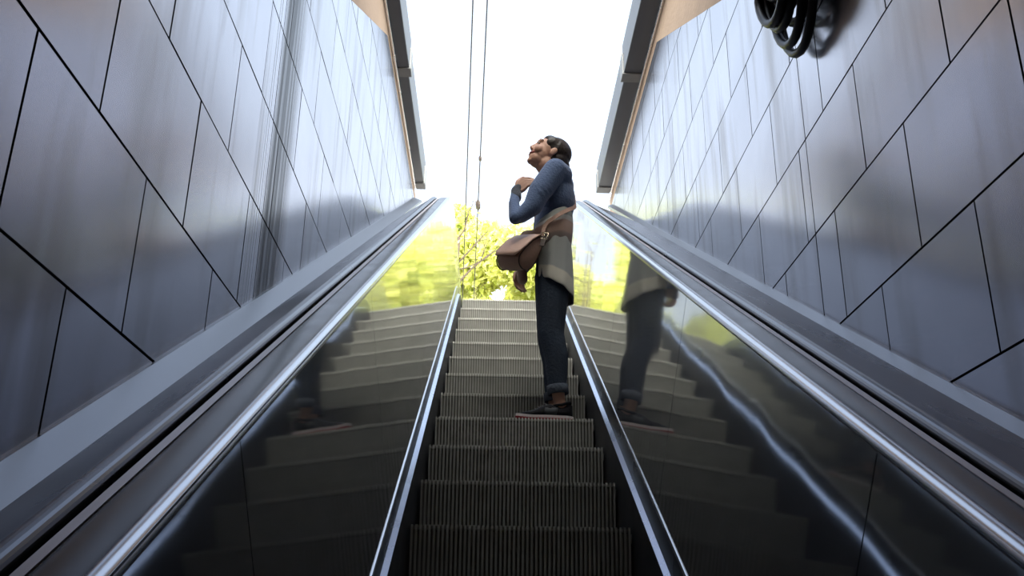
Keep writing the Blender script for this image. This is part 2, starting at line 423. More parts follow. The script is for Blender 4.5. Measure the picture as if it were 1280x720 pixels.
# flashings: bent strips that close the joint between deck and cladding
fl = sweep('flashing', [(LX + 0.002, 0.905), (LX + 0.012, 0.905), (-0.884, 0.872), (-0.884, 0.85), (LX + 0.002, 0.85)], M['flash'], wall_l, line_path)
fr = sweep('flashing', [(RX - 0.002, 0.875), (RX - 0.010, 0.875), (1.028, 0.858), (1.028, 0.83), (RX - 0.002, 0.83)], M['flash'], wall_r, line_path)

# steel beams along the rim of the opening
def rim(name, X, w, far_w):
    s = 1 if X > 0 else -1
    bm = bmesh.new()
    def bx(x0, x1, y0, y1, z0, z1): box(bm, (min(x0, x1), y0, z0), (max(x0, x1), y1, z1), 0.006)
    bx(X - s * w, X + s * 0.34, 0.6, 6.95, BEAMZ, BEAMZ + 0.30)
    bx(X - s * far_w, X + s * 0.34, 6.955, 9.15, BEAMZ, BEAMZ + 0.30)
    o = struct(bm_obj(name, bm, M['beam']))
    bm = bmesh.new()
    bx(X - s * (w + 0.012), X - s * 0.002, 6.90, 7.03, BEAMZ - 0.012, BEAMZ + 0.2)
    bx(X - s * (far_w + 0.012), X - s * 0.002, 9.02, 9.16, BEAMZ - 0.012, BEAMZ + 0.2)
    bm_obj('joint_plate', bm, M['beam2'], o)
    bm = bmesh.new()
    bx(X - s * 0.004, X + s * 0.02, 0.62, 9.1, BEAMZ - 0.035, BEAMZ - 0.001)
    bm_obj('drip_angle', bm, M['edge'], o)
    return o
rim('trim_1', LX, 0.10, 0.088)
rim('trim_2', RX, 0.150, 0.135)

# sloping soffit over the lower part of the shaft, floor and end wall down at the station level
def slab(name, prof, x0, x1, m):
    n = len(prof)
    V = [(x0, y, z) for y, z in prof] + [(x1, y, z) for y, z in prof]
    F = [tuple(range(n)), tuple(range(2 * n - 1, n - 1, -1))] + [(i, (i + 1) % n, n + (i + 1) % n, n + i) for i in range(n)]
    o = mesh_obj(name, V, F, m)
    bm = bmesh.new(); bm.from_mesh(o.data); bmesh.ops.recalc_face_normals(bm, faces=bm.faces[:]); bm.to_mesh(o.data); bm.free()
    return struct(o)
n0 = 2.50
CEIL_Y = 2.6
slab('ceiling', [(CEIL_Y, BEAMZ + 0.31), (0.55, BEAMZ + 0.31), (0.5, nose_z(0.5) + n0), (-2.0, nose_z(-2.0) + n0), (-4.6, nose_z(-2.0) + n0), (-4.6, nose_z(-2.0) + n0 + 0.3),
                 (-2.2, nose_z(-2.0) + n0 + 0.3), (0.2, BEAMZ + 0.6), (CEIL_Y, BEAMZ + 0.6)], LX - 0.015, RX + 0.015, M['soffit'])
slab('floor', [(-4.6, -0.2), (9.35, -0.2), (9.35, 0.0), (-4.6, 0.0)], LX - 0.34, RX + 0.34, M['floor'])
slab('wall_back', [(-4.9, 0), (-4.6, 0), (-4.6, 3.4), (-4.9, 3.4)], LX - 0.34, RX + 0.34, M['soffit'])
slab('wall_front', [(9.05, 0.0), (9.35, 0.0), (9.35, STREET - 0.05), (9.05, STREET - 0.05)], LX - 0.02, RX + 0.02, M['concrete'])
# the street above
V, F = [], []
for (xa, xb, ya, yb) in ((-70, 70, 9.351, 130), (-70, LX - 0.345, -20, 9.351), (RX + 0.345, 70, -20, 9.351)):
    i = len(V); V += [(xa, ya, STREET), (xb, ya, STREET), (xb, yb, STREET), (xa, yb, STREET)]; F.append((i, i + 1, i + 2, i + 3))
struct(mesh_obj('ground', V, F, M['street']))

# ================================================================== ESCALATOR
esc = thing('escalator', 'long up escalator with polished steel sides and black handrails', 'escalator', (0, -2.3, nose_z(-2.3)))
# ---- one step: ribbed tread, ribbed riser that curls under the nose
def comb_profile(n, w, pitch, duty, h):
    pts = []
    x = -w / 2
    for i in range(n):
        a = x + i * pitch
        pts += [(a, 0), (a, h), (a + pitch * duty, h), (a + pitch * duty, 0)]
    return pts
NR = 50; WST = 0.794; PIT = WST / NR
def make_step():
    prof = comb_profile(NR, WST, PIT, 0.52, 0.017)
    n = len(prof)
    # riser sections from the nose down: (dy, dz, outward normal angle)
    secs = [(0.000, -0.000, 0.5), (-0.001, -0.010, 0.1), (0.002, -0.05, -0.05), (0.006, -0.11, -0.08), (0.014, -0.17, -0.14), (0.026, -0.215, -0.2)]
    V, F = [], []
    for dy, dz, a in secs:
        for x, h in prof: V.append((x, dy + 0.017 - math.cos(a) * h, dz + math.sin(a) * h * 0.3))
    for i in range(len(secs) - 1):
        for k in range(n - 1): F.append((i * n + k, i * n + k + 1, (i + 1) * n + k + 1, (i + 1) * n + k))
    r = mesh_obj('step', V, F, M['step'], esc, mats=[M['step'], M['groove_shade']], fm=[0 if k % 4 == 1 else 1 for i in range(len(secs) - 1) for k in range(n - 1)])
    V, F = [], []
    for dy in (0.0, 0.40):
        for x, h in prof: V.append((x, dy, -0.017 + h))
    for k in range(n - 1): F.append((k, k + 1, n + k + 1, n + k))
    # end plates and underside close the step body
    i = len(V)
    for x in (-WST / 2, WST / 2):
        V += [(x, 0.02, -0.017), (x, 0.40, -0.017), (x, 0.40, -0.05), (x, 0.03, -0.05)]
    F += [(i, i + 1, i + 2, i + 3), (i + 7, i + 6, i + 5, i + 4), (i + 3, i + 2, i + 6, i + 7), (i + 1, i + 5, i + 6, i + 2)]
    mesh_obj('tread', V, F, M['step'], r, mats=[M['step'], M['groove_shade']], fm=[0 if k % 4 == 1 else 1 for k in range(n - 1)] + [0] * 4)
    return r
def step_pos(i):
    y = 3.513 + RUN * i; z = ZO + 0.414 + RISE * i
    if i == 12: z = ZO + 2.88 + 0.10
    if i == 13: z = ZO + 2.88 + 0.145
    if i == 14: z = ZO + 2.88 + 0.155
    return y, z
esc_inv = Matrix.Translation(-Vector(esc.location))
proto = make_step()
first = True
for i in range(-14, 14):
    s = proto if first else copy_tree(proto, esc)
    first = False
    y, z = step_pos(i); s.location = Vector((0, y, z)) - Vector(esc.location)
# ---- sides
def side_geom(s):
    if s > 0:
        sk, b1, b2, pt = 0.400, (0.417, 0.131), (0.421, 0.237), (0.480, 1.030)
    else:
        sk, b1, b2, pt = 0.410, (0.428, 0.130), (0.437, 0.200), (0.495, 1.034)
    d = pt[0] - 0.480                       # shift of everything on top
    X = lambda p: [(s * a, b) for a, b in p]
    sweep('skirt_panel', X([(sk, -0.33), (sk, 0.118), (sk + 0.004, 0.118), (sk + 0.004, -0.33)]), M['skirt'], esc)
    sweep('skirt_cap', X([(sk, 0.119), b1, (b1[0] + 0.006, b1[1] - 0.02), (sk + 0.006, 0.10)]), M['cap'], esc)
    sweep('skirt_bevel', X([b1, (b2[0] - 0.001, b2[1] - 0.012), (b2[0] + 0.004, b2[1] - 0.012), (b1[0] + 0.006, b1[1] - 0.02)]), M['deck'], esc)
    sweep('edge_bead', X([(b2[0] - 0.0035, b2[1] - 0.011), (b2[0] - 0.0035, b2[1] + 0.004), (b2[0] + 0.004, b2[1] + 0.004), (b2[0] + 0.004, b2[1] - 0.011)]), M['edge'], esc)
    # polished panels, butt jointed
    cuts = [-2.3, -0.8, 0.55, 1.89, 3.21, 4.55, 5.87, 7.2, 8.6, 10.0]
    for a, b in zip(cuts, cuts[1:]):
        sweep('balustrade_panel', X([(b2[0], b2[1] + 0.004), (pt[0], pt[1] + 0.01), (pt[0] + 0.012, pt[1]), (b2[0] + 0.012, b2[1])]), M['mirror'], esc,
              cut_path(PATH, a + 0.0018, b - 0.0018))
    # rounded steel moulding under the handrail
    c = []
    for k in range(9):
        t = PI * (1.0 - k / 8 * 0.62) + 0.25
        c.append((pt[0] + 0.018 + 0.020 * math.cos(t), 1.033 + 0.017 * math.sin(t)))
    mould = [(pt[0] + 0.004, 1.010)] + c + [(pt[0] + 0.022, 1.034), (pt[0] + 0.050, 1.020), (pt[0] + 0.050, 1.0)]
    sweep('rail_moulding', X(mould), M['chrome'], esc, smooth=True)
    # handrail: flattened C of rubber
    hc = pt[0] + 0.050
    h = []
    for k in range(13):
        t = PI * k / 12
        h.append((hc - 0.036 * math.cos(t), 1.034 + 0.012 * (math.sin(t) ** 0.6)))
    h += [(hc + 0.035, 1.026), (hc + 0.022, 1.022), (hc - 0.022, 1.022), (hc - 0.035, 1.026)]
    sweep('handrail', X(h), M['rubber'], esc, smooth=True)
    g0 = pt[0] + 0.0935
    sweep('guide_strip', X([(g0, 1.034), (g0 + 0.015, 1.034), (g0 + 0.015, 0.985), (g0, 0.985)]), M['strip'], esc)
    # outer deck: rounded nose, then a sheet falling to the wall flashing
    e = (1.028, 0.858) if s > 0 else (0.884, 0.872)
    nx = pt[0] + 0.117
    deck = [(nx, 0.985)]
    for k in range(8):
        t = PI - k / 7 * (PI * 0.62)
        deck.append((nx + 0.018 + 0.018 * math.cos(t), 1.034 + 0.018 * math.sin(t)))
    deck += [(nx + 0.06, 1.020), (e[0], e[1] + 0.001), (e[0], e[1] - 0.02), (nx + 0.05, 0.985)]
    sweep('outer_deck', X(deck), M['deck'], esc, smooth=False)
side_geom(1); side_geom(-1)
# dark carcass behind each balustrade, so no light leaks through the joints
for s, xs, e in ((1, (0.45, 0.62), 1.0), (-1, (0.46, 0.63), 0.86)):
    sweep('carcass', [(s * xs[0], -0.45), (s * (xs[0] + 0.055), 0.98), (s * e, 0.82), (s * e, -0.45)], M['gap'], esc)
# landing plate at the top
bm = bmesh.new(); box(bm, (-0.40, 9.14, ZO + 2.95), (0.40, 10.0, ZO + 3.045), 0.004); bm_obj('landing_plate', bm, M['step'], esc)
for ch in esc.children:
    if not ch.name.startswith('step'): ch.matrix_parent_inverse = esc_inv

# ================================================================== PERSON
TR = step_pos(3); TZ = TR[1]                    # tread she stands on
per = thing('person', 'person in blue sweater and dark jeans standing on a step looking up', 'person', (0.2, 4.86, TZ))
def Z(z): return ZO + z
FA = math.radians(29)                            # backward tilt of the head
HC = Vector((0.178, 4.865, Z(2.655)))
HR = Matrix.Rotation(math.radians(12), 3, 'Z') @ Matrix.Rotation(FA, 3, 'Y')   # local -x is the face
def H(x, y, z): return HC + HR @ Vector((x, y, z))
bm = bmesh.new()
def hb(c, r, rot=None): ball(bm, H(*c), r, 18, HR if rot is None else HR @ rot)
hb((0.010, 0, 0.022), (0.098, 0.074, 0.088))     # cranium
hb((-0.030, 0, -0.020), (0.064, 0.062, 0.085))   # face
hb((-0.038, 0, -0.074), (0.052, 0.050, 0.042))   # jaw
hb((-0.066, 0, -0.100), (0.022, 0.024, 0.018))   # chin
hb((-0.074, 0, 0.030), (0.022, 0.050, 0.020))    # brow
for s in (-1, 1):
    hb((-0.060, s * 0.036, -0.030), (0.030, 0.028, 0.030))   # cheek
    hb((0.016, s * 0.076, -0.012), (0.018, 0.008, 0.030), Matrix.Rotation(0.2, 3, 'Y'))   # ear
    hb((-0.092, s * 0.010, -0.027), (0.012, 0.008, 0.008))   # nostril wing
chain(bm, [H(-0.088, 0, 0.018), H(-0.106, 0, -0.020)], [0.009, 0.0105], 12)   # nose
hb((-0.097, 0, -0.027), (0.013, 0.012, 0.009))
hb((-0.083, 0, -0.056), (0.013, 0.024, 0.008)); hb((-0.082, 0, -0.069), (0.013, 0.021, 0.009))   # lips
NB = (0.228, 4.868, Z(2.47))
chain(bm, [NB, (0.205, 4.866, Z(2.53)), H(0.015, 0, -0.07)], [0.064, 0.058, 0.058])
# trunk (inside the clothes)
ball(bm, (0.222, 4.87, Z(2.35)), (0.085, 0.140, 0.15), 20)
ball(bm, (0.215, 4.87, Z(2.13)), (0.075, 0.115, 0.16), 20)
ball(bm, (0.205, 4.87, Z(1.95)), (0.090, 0.135, 0.12), 20)
SHN, ELN, WRN = (0.205, 4.715, Z(2.475)), (-0.012, 4.662, Z(2.158)), (-0.008, 4.775, Z(2.372))
SHF, ELF, WRF = (0.225, 5.015, Z(2.45)), (0.165, 5.06, Z(2.20)), (0.040, 5.02, Z(2.005))
chain(bm, [SHN, (0.132, 4.690, Z(2.312)), (0.060, 4.672, Z(2.196)), ELN, (-0.020, 4.72, Z(2.27)), WRN], [0.042, 0.038, 0.030, 0.026, 0.022, 0.021])
chain(bm, [SHF, ELF, WRF], [0.042, 0.034, 0.023])
HIPN, KNN, ANN = (0.200, 4.815, Z(1.93)), (0.183, 4.800, Z(1.565)), (0.225, 4.800, Z(1.205))
HIPF, KNF, ANF = (0.200, 4.935, Z(1.93)), (0.190, 4.945, Z(1.565)), (0.215, 4.955, Z(1.205))
for h_, k_, a_ in ((HIPN, KNN, ANN), (HIPF, KNF, ANF)):
    chain(bm, [h_, k_, a_], [0.082, 0.050, 0.032])
    ax, ay, az = a_
    chain(bm, [a_, (ax + 0.018, ay, TZ + 0.045), (ax - 0.06, ay, TZ + 0.045), (ax - 0.14, ay, TZ + 0.03)], [0.031, 0.030, 0.030, 0.022])
# hands: palm, four fingers and a thumb, one chain each
def V3(*a): return Vector(a)
def hand(w, palm_dir, finger_dir, side_dir, curl_dir, spread=0.016, bend=(0.35, 0.75)):
    """w wrist; palm_dir from wrist to knuckles; side_dir towards the thumb; curl_dir the way fingers bend"""
    w, p, f, sd, c = Vector(w), palm_dir.normalized(), finger_dir.normalized(), side_dir.normalized(), curl_dir.normalized()
    L_ = 0.078
    for k in range(4):
        o = (1.5 - k) * 0.017
        chain(bm, [w + sd * o * 0.5 + p * 0.01, w + sd * o + p * L_ * 0.55, w + sd * o + p * L_], [0.015, 0.013, 0.0105], 10)
    for k, ln in enumerate((0.068, 0.076, 0.071, 0.056)):
        a = w + sd * (1.5 - k) * 0.017 + p * L_
        d1 = (f + c * bend[0] + sd * (1.5 - k) * 0.05).normalized(); d2 = (f + c * bend[1]).normalized(); d3 = (f * 0.8 + c * (bend[1] + 0.35)).normalized()
        b_ = a + d1 * ln * 0.46; c_ = b_ + d2 * ln * 0.30; e_ = c_ + d3 * ln * 0.24
        chain(bm, [a, b_, c_, e_], [0.0098, 0.0088, 0.0080, 0.0068], 10)
    t0 = w + sd * 0.020 + p * 0.022
    t1 = t0 + (sd * 0.8 + p * 0.6 + c * 0.35).normalized() * 0.036
    t2 = t1 + (p * 0.8 + sd * 0.30 + c * 0.4).normalized() * 0.028
    t3 = t2 + (p + c * 0.3).normalized() * 0.022
    chain(bm, [t0, t1, t2, t3], [0.014, 0.0115, 0.0098, 0.008], 10)
# near hand laid on the chest, far hand hanging with curled fingers
hand(WRN, V3(0.62, -0.05, 0.70), V3(0.95, -0.10, 0.05), V3(-0.50, 0.10, 0.80), V3(0.30, 0.70, -0.45), bend=(0.12, 0.40))
hand(WRF, V3(-0.28, 0.0, -0.95), V3(-0.10, 0.0, -1.0), V3(-0.75, -0.45, 0.15), V3(0.55, -0.35, -0.2), bend=(0.35, 0.9))
body = remesh('body', bm, 0.0042, M['skin'], per, 3, 0.5)

# face details
for s in (-1, 1):
    bm = bmesh.new(); ball(bm, H(-0.081, s * 0.030, 0.010), (0.008, 0.013, 0.0050), 12, HR); e = bm_obj('eye', bm, M['eye'], per, True)
    bm = bmesh.new(); ball(bm, H(-0.0885, s * 0.031, 0.0105), (0.0022, 0.0055, 0.0055), 10, HR); bm_obj('iris', bm, M['hair'], e, True)
    bm = bmesh.new(); chain(bm, [H(-0.0895, s * 0.014, 0.033), H(-0.0855, s * 0.034, 0.037), H(-0.070, s * 0.052, 0.032)], [0.003, 0.0035, 0.0025], 8); bm_obj('eyebrow', bm, M['hair'], per, True)
bm = bmesh.new()
chain(bm, [H(-0.078, -0.036, -0.054), H(-0.092, -0.015, -0.060), H(-0.092, 0.015, -0.060), H(-0.078, 0.036, -0.054)], [0.0045, 0.006, 0.006, 0.0045], 10)
chain(bm, [H(-0.080, -0.034, -0.056), H(-0.091, 0, -0.069), H(-0.080, 0.034, -0.056)], [0.004, 0.006, 0.004], 10)
remesh('lips', bm, 0.0025, M['lip'], per, 2)
# hair drawn back from the forehead and gathered low at the nape
bm = bmesh.new()
def hh(c, r, rot=None): ball(bm, H(*c), r, 20, HR if rot is None else HR @ rot)
hh((0.026, 0, 0.036), (0.098, 0.083, 0.088))
hh((0.060, 0, -0.015), (0.066, 0.072, 0.085))
hh((-0.026, 0, 0.070), (0.050, 0.064, 0.036))
for s in (-1, 1): hh((-0.008, s * 0.060, 0.045), (0.045, 0.020, 0.040))
chain(bm, [H(0.095, 0, -0.02), H(0.112, 0, -0.065), H(0.100, 0, -0.115)], [0.050, 0.040, 0.020])
hair = remesh('hair', bm, 0.005, M['hair'], per, 3)
# keep the ears and the face clear of hair
bm = bmesh.new(); ball(bm, H(0.110, 0, -0.058), (0.030, 0.034, 0.014), 14, HR @ Matrix.Rotation(0.5, 3, 'Y')); bm_obj('hair_tie', bm, M['lace'], hair, True)

# sweater
bm = bmesh.new()
ball(bm, (0.222, 4.87, Z(2.365)), (0.104, 0.162, 0.165), 24)
ball(bm, (0.232, 4.868, Z(2.445)), (0.088, 0.150, 0.085), 24)
ball(bm, (0.198, 4.87, Z(2.17)), (0.110, 0.135, 0.19), 24)
chain(bm, [NB, (0.214, 4.867, Z(2.512))], [0.070, 0.061])
chain(bm, [SHN, (0.120, 4.690, Z(2.335)), (0.082, 4.680, Z(2.240)), (0.020, 4.668, Z(2.175)), ELN], [0.068, 0.064, 0.054, 0.040, 0.035])
chain(bm, [ELN, (-0.020, 4.72, Z(2.27)), WRN], [0.036, 0.030, 0.026])
chain(bm, [SHF, ELF, WRF], [0.064, 0.048, 0.031])
chain(bm, [(0.235, 4.76, Z(2.47)), SHN], [0.070, 0.066]); chain(bm, [(0.235, 4.97, Z(2.48)), SHF], [0.070, 0.064])
# sleeve folds at the elbow
for k in range(3):
    t = 0.25 + 0.2 * k
    p = Vector(SHN).lerp(Vector((0.120, 4.690, Z(2.335))), 0.5 + t); ball(bm, p + Vector((0.008, -0.010, -0.01)), (0.058 - 0.003 * k, 0.056, 0.020), 14, Matrix.Rotation(0.9, 3, 'Y'))
sw = remesh('sweater', bm, 0.006, M['sweater'], per, 5)
bm = bmesh.new()
d = (Vector(WRN) - Vector(ELN)).normalized(); p = Vector(WRN) - d * 0.06
chain(bm, [p, Vector(WRN) + d * 0.005, Vector(WRN) + Vector((0.012, 0.008, 0.020))], [0.0305, 0.029, 0.029], 16)
remesh('cuff', bm, 0.005, M['cuffknit'], sw, 3)

# jeans with turned up cuffs
bm = bmesh.new()
ball(bm, (0.200, 4.87, Z(1.985)), (0.094, 0.142, 0.13), 24)
for h_, k_, a_ in ((HIPN, KNN, ANN), (HIPF, KNF, ANF)):
    a2 = Vector(k_).lerp(Vector(a_), 0.80); mid = Vector(k_).lerp(Vector(a_), 0.35) + Vector((0.014, 0, 0))
    chain(bm, [h_, Vector(h_).lerp(Vector(k_), 0.5), k_, mid, a2], [0.098, 0.086, 0.069, 0.064, 0.050])
    for z_ in (0.05, 0.02, -0.012): ball(bm, Vector(k_) + Vector((0.004, 0, z_)), (0.071, 0.070, 0.012), 16, Matrix.Rotation(0.25, 3, 'Y'))
jn = remesh('jeans', bm, 0.006, M['jeans'], per, 4)
for k_, a_ in ((KNN, ANN), (KNF, ANF)):
    bm = bmesh.new(); a1 = Vector(k_).lerp(Vector(a_), 0.79); a2 = Vector(k_).lerp(Vector(a_), 0.93); seg = 24; ringV = []
    for t, r in ((0, 0.050), (0.05, 0.0555), (0.5, 0.0560), (0.95, 0.0550), (1.0, 0.050), (0.9, 0.044), (0.3, 0.040)):
        c = a1.lerp(a2, t); ringV.append([bm.verts.new(c + Vector((r * math.cos(2 * PI * q / seg), r * 0.92 * math.sin(2 * PI * q / seg), 0.10 * r * math.cos(2 * PI * q / seg)))) for q in range(seg)])
    for A, B in zip(ringV, ringV[1:]):
        for q in range(seg): bm.faces.new((A[q], A[(q + 1) % seg], B[(q + 1) % seg], B[q]))
    bm.faces.new(ringV[-1]); bm.faces.new(ringV[0][::-1])
    bm_obj('turn_up', bm, M['jeancuff'], jn, True)

# striped fleece tied round the waist
def garment(name, rings, m, parent, a0, a1, seg, thick, band):
    """rings: (cx, cy, rx, ry, z(theta)) from top to bottom; theta 0 = front (-x), +/- towards near (-y) and far side"""
    V, F, B = [], [], []
    n = len(rings)
    for i, (cx, cy, rx, ry, zf, wob) in enumerate(rings):
        for k in range(seg + 1):
            th = a0 + (a1 - a0) * k / seg
            w = 1 + wob * math.sin(th * 9 + 1.3 * i * 0.3)
            V.append((cx - rx * w * math.cos(th), cy - ry * w * math.sin(th), zf(th))); B.append(band[i])
    for i in range(n - 1):
        for k in range(seg): F.append((i * (seg + 1) + k, i * (seg + 1) + k + 1, (i + 1) * (seg + 1) + k + 1, (i + 1) * (seg + 1) + k))
    o = mesh_obj(name, V, F, m, parent, True)
    at = o.data.attributes.new('band', 'FLOAT', 'POINT')
    for i, b in enumerate(B): at.data[i].value = b
    s = o.modifiers.new('thick', 'SOLIDIFY'); s.thickness = thick; s.offset = 1
    sb = o.modifiers.new('sub', 'SUBSURF'); sb.levels = 1; sb.render_levels = 1
    return o
fr_ = lambda th: (1 - math.cos(th)) / 2          # 0 at the front, 1 at the back
skz = lambda top_f, top_b: (lambda th: Z(top_f + (top_b - top_f) * fr_(th)))
SK = []
for i in range(8):
    t = i / 7
    SK.append((0.200 + 0.004 * t, 4.872, 0.112 - 0.012 * (1 - t) ** 2, 0.160 + 0.010 * t, skz(2.10 - 0.225 * t, 2.105 - 0.345 * t), 0.008 + 0.022 * t))
jk = garment('tied_jacket', SK, M['wrap'], per, math.radians(38), math.radians(322), 72, 0.007, [i / 7 for i in range(8)])
jk['label'] = 'grey striped fleece jacket tied round the waist'
WB = []
for i in range(9):
    t = i / 8
    bulge = math.sin(PI * t)
    WB.append((0.192 - 0.012 * bulge + 0.012 * (1 - t), 4.872, 0.100 + 0.024 * bulge + 0.008 * t, 0.145 + 0.026 * bulge + 0.01 * t, skz(2.195 - 0.165 * t, 2.305 - 0.23 * t), 0.010 + 0.010 * bulge))
garment('waist_band', WB, M['wraptop'], jk, 0, 2 * PI, 72, 0.008, [i / 8 for i in range(9)])
bm = bmesh.new()      # knotted sleeves in front
chain(bm, [(0.105, 4.775, Z(2.115)), (0.055, 4.80, Z(2.105)), (0.030, 4.87, Z(2.085)), (0.060, 4.95, Z(2.10))], [0.030, 0.042, 0.046, 0.032])
chain(bm, [(0.035, 4.87, Z(2.07)), (0.025, 4.89, Z(1.98)), (0.035, 4.90, Z(1.90))], [0.036, 0.030, 0.030])
kn = remesh('knotted_sleeve', bm, 0.006, M['wraptop'], jk, 4)
at = kn.data.attributes.new('band', 'FLOAT', 'POINT')
for i in range(len(kn.data.vertices)): at.data[i].value = 0.6

# shoes
def make_shoe(hx, y0):
    """heel at hx, toe 0.285 further towards -x, sole on the tread"""
    L_ = 0.288
    def half(t):     # half width along the shoe, 0 heel .. 1 toe
        return 0.046 * (min(1, (t / 0.10)) ** 0.5 if t < 0.10 else 1) * (0.80 + 0.28 * math.sin(PI * min(1, max(0, (t - 0.15) / 0.95)))) * (1 if t < 0.80 else max(0.0, 1 - ((t - 0.80) / 0.20) ** 2) ** 0.5)
    ts = [0, 0.02, 0.06, 0.12, 0.2, 0.3, 0.4, 0.5, 0.6, 0.7, 0.8, 0.88, 0.94, 0.98, 0.997]
    def lift(t): return 0.016 * max(0, (t - 0.70) / 0.30) ** 2
    def plate(name, za, zb, grow, m, par, wav=0.0):
        V, F = [], []
        for t in ts:
            w = half(t) + grow; x = hx - L_ * t - (grow if t > 0.9 else (-grow if t < 0.05 else 0))
            for zz, ww in ((za, w * 0.96), (zb, w)):
                zq = TZ + zz + lift(t) + (wav * math.sin(t * 14) if zz == za else 0)
                V += [(x, y0 - ww, zq), (x, y0 + ww, zq)]
        n = len(ts)
        for i in range(n - 1):
            a, b = i * 4, (i + 1) * 4
            F += [(a, a + 1, b + 1, b), (a + 2, b + 2, b + 3, a + 3), (a, b, b + 2, a + 2), (a + 1, a + 3, b + 3, b + 1)]
        F += [(0, 2, 3, 1), (4 * n - 4, 4 * n - 3, 4 * n - 1, 4 * n - 2)]
        o = mesh_obj(name, V, F, m, par)
        bm = bmesh.new(); bm.from_mesh(o.data); bmesh.ops.recalc_face_normals(bm, faces=bm.faces[:]); bm.to_mesh(o.data); bm.free()
        return o
    # upper
    V, F = [], []; seg = 14; n = len(ts)
    def top(t):
        pts = [(0, 0.086), (0.06, 0.092), (0.16, 0.080), (0.26, 0.074), (0.36, 0.090), (0.44, 0.094), (0.55, 0.078), (0.70, 0.058), (0.85, 0.044), (1.0, 0.026)]
        for (a, za), (b, zb) in zip(pts, pts[1:]):
            if a <= t <= b: return za + (zb - za) * (t - a) / (b - a)
        return 0.026
    for t in ts:
        for k in range(seg):
            th = PI * k / (seg - 1); w = half(t)
            zz = 0.022 + (top(t) - 0.022) * (math.sin(th) ** 0.62 if 0 < k < seg - 1 else 0)
            V.append((hx - L_ * t, y0 - w * math.copysign(abs(math.cos(th)) ** 0.8, math.cos(th)), TZ + zz + lift(t)))
    for i in range(n - 1):
        for k in range(seg - 1): F.append((i * seg + k, i * seg + k + 1, (i + 1) * seg + k + 1, (i + 1) * seg + k))
        F.append((i * seg + seg - 1, i * seg, (i + 1) * seg, (i + 1) * seg + seg - 1))
    F += [tuple(range(seg)), tuple((n - 1) * seg + k for k in range(seg))[::-1]]
    sh = mesh_obj('shoe', V, F, M['shoe'], per, True)
    bm = bmesh.new(); bm.from_mesh(sh.data); bmesh.ops.recalc_face_normals(bm, faces=bm.faces[:]); bm.to_mesh(sh.data); bm.free()
    plate('midsole', 0.0105, 0.0255, 0.004, M['white'], sh, 0.002)
    plate('outsole', 0.001, 0.011, 0.0055, M['red'], sh)
    bm = bmesh.new()
    for j in range(4):
        t = 0.47 + j * 0.06; x = hx - L_ * t; z = TZ + top(t) + 0.003; w = 0.024
        tube(bm, [(x, y0 - w, z - 0.012), (x - 0.006, y0, z + 0.002), (x - 0.010, y0 + w, z - 0.012)], 0.0024, 6)
    tube(bm, [(hx - L_ * 0.47, y0 - 0.02, TZ + top(0.47) - 0.006), (hx - L_ * 0.56, y0 - 0.032, TZ + 0.060), (hx - L_ * 0.70, y0 - 0.036, TZ + 0.046)], 0.0035, 6)
    bm_obj('laces', bm, M['lace'], sh, True)
    bm = bmesh.new()      # grey overlay on the outer quarter
    V, F = [], []
    for i, t in enumerate((0.30, 0.36, 0.42, 0.48, 0.53)):
        w = half(t) + 0.002
        V += [(hx - L_ * t, y0 - w, TZ + 0.028), (hx - L_ * (t - 0.02), y0 - w * 0.97, TZ + 0.048), (hx - L_ * (t - 0.03), y0 - w * 0.80, TZ + 0.066)]
        if i: a = 3 * (i - 1); F += [(a, a + 1, a + 4, a + 3), (a + 1, a + 2, a + 5, a + 4)]
    bm.free(); o = mesh_obj('overlay', V, F, M['shoegrey'], sh, True)
    so = o.modifiers.new('t', 'SOLIDIFY'); so.thickness = 0.003; so.offset = 0
    # ankle collar
    bm = bmesh.new(); c = Vector((hx - L_ * 0.20, y0, TZ + 0.083)); seg = 20; P = []
    for q in range(seg):
        a = 2 * PI * q / seg; P.append(c + Vector((0.046 * math.cos(a), 0.034 * math.sin(a), 0.010 * math.cos(a) + 0.007 * abs(math.cos(a)))))
    tube(bm, P, 0.0075, 8, closed=True); bm_obj('collar', bm, M['red'] if False else M['shoe'], sh, True)
    return sh
make_shoe(0.295, 4.800); make_shoe(0.285, 4.955)
settle(per)

# ================================================================== SHOULDER BAG
BO = Vector((0.015, 4.74, Z(1.985)))
bag = thing('shoulder_bag', 'brown leather saddle bag with flap hanging at the hip of the person', 'bag', BO)
BR = Matrix.Rotation(math.radians(25), 3, 'Y') @ Matrix.Rotation(math.radians(42), 3, 'Z') @ Matrix.Rotation(math.radians(8), 3, 'Y')
def Bp(x, y, z): return BR @ Vector((x, y, z))   # local: -x front (flap), y width, z up
# body: gusset outline in the x-z plane, extruded along the width with rounded bottom corners
V, F = [], []; outline = []
for k in range(20):
    t = k / 19
    a = PI + PI * t
    outline.append((0.052 * math.cos(a), -0.045 + 0.055 * math.sin(a)))
outline = [(-0.014, 0.105), (-0.036, 0.06), (-0.049, 0.0)] + outline + [(0.049, 0.0), (0.036, 0.06), (0.014, 0.105)]
ys = [(-0.098, 0.90), (-0.092, 0.98), (-0.08, 1.0), (-0.03, 1.03), (0.03, 1.03), (0.08, 1.0), (0.092, 0.98), (0.098, 0.90)]
n = len(outline)
for y, k in ys:
    for x, z in outline: V.append(Bp(x * k, y, (z - 0.1) * (k if z < 0 else 1) + 0.1))
for i in range(len(ys) - 1):
    for k in range(n): F.append((i * n + k, i * n + (k + 1) % n, (i + 1) * n + (k + 1) % n, (i + 1) * n + k))
F += [tuple(range(n)), tuple((len(ys) - 1) * n + k for k in range(n))[::-1]]
bb = mesh_obj('bag_body', V, F, M['leather'], bag, True)
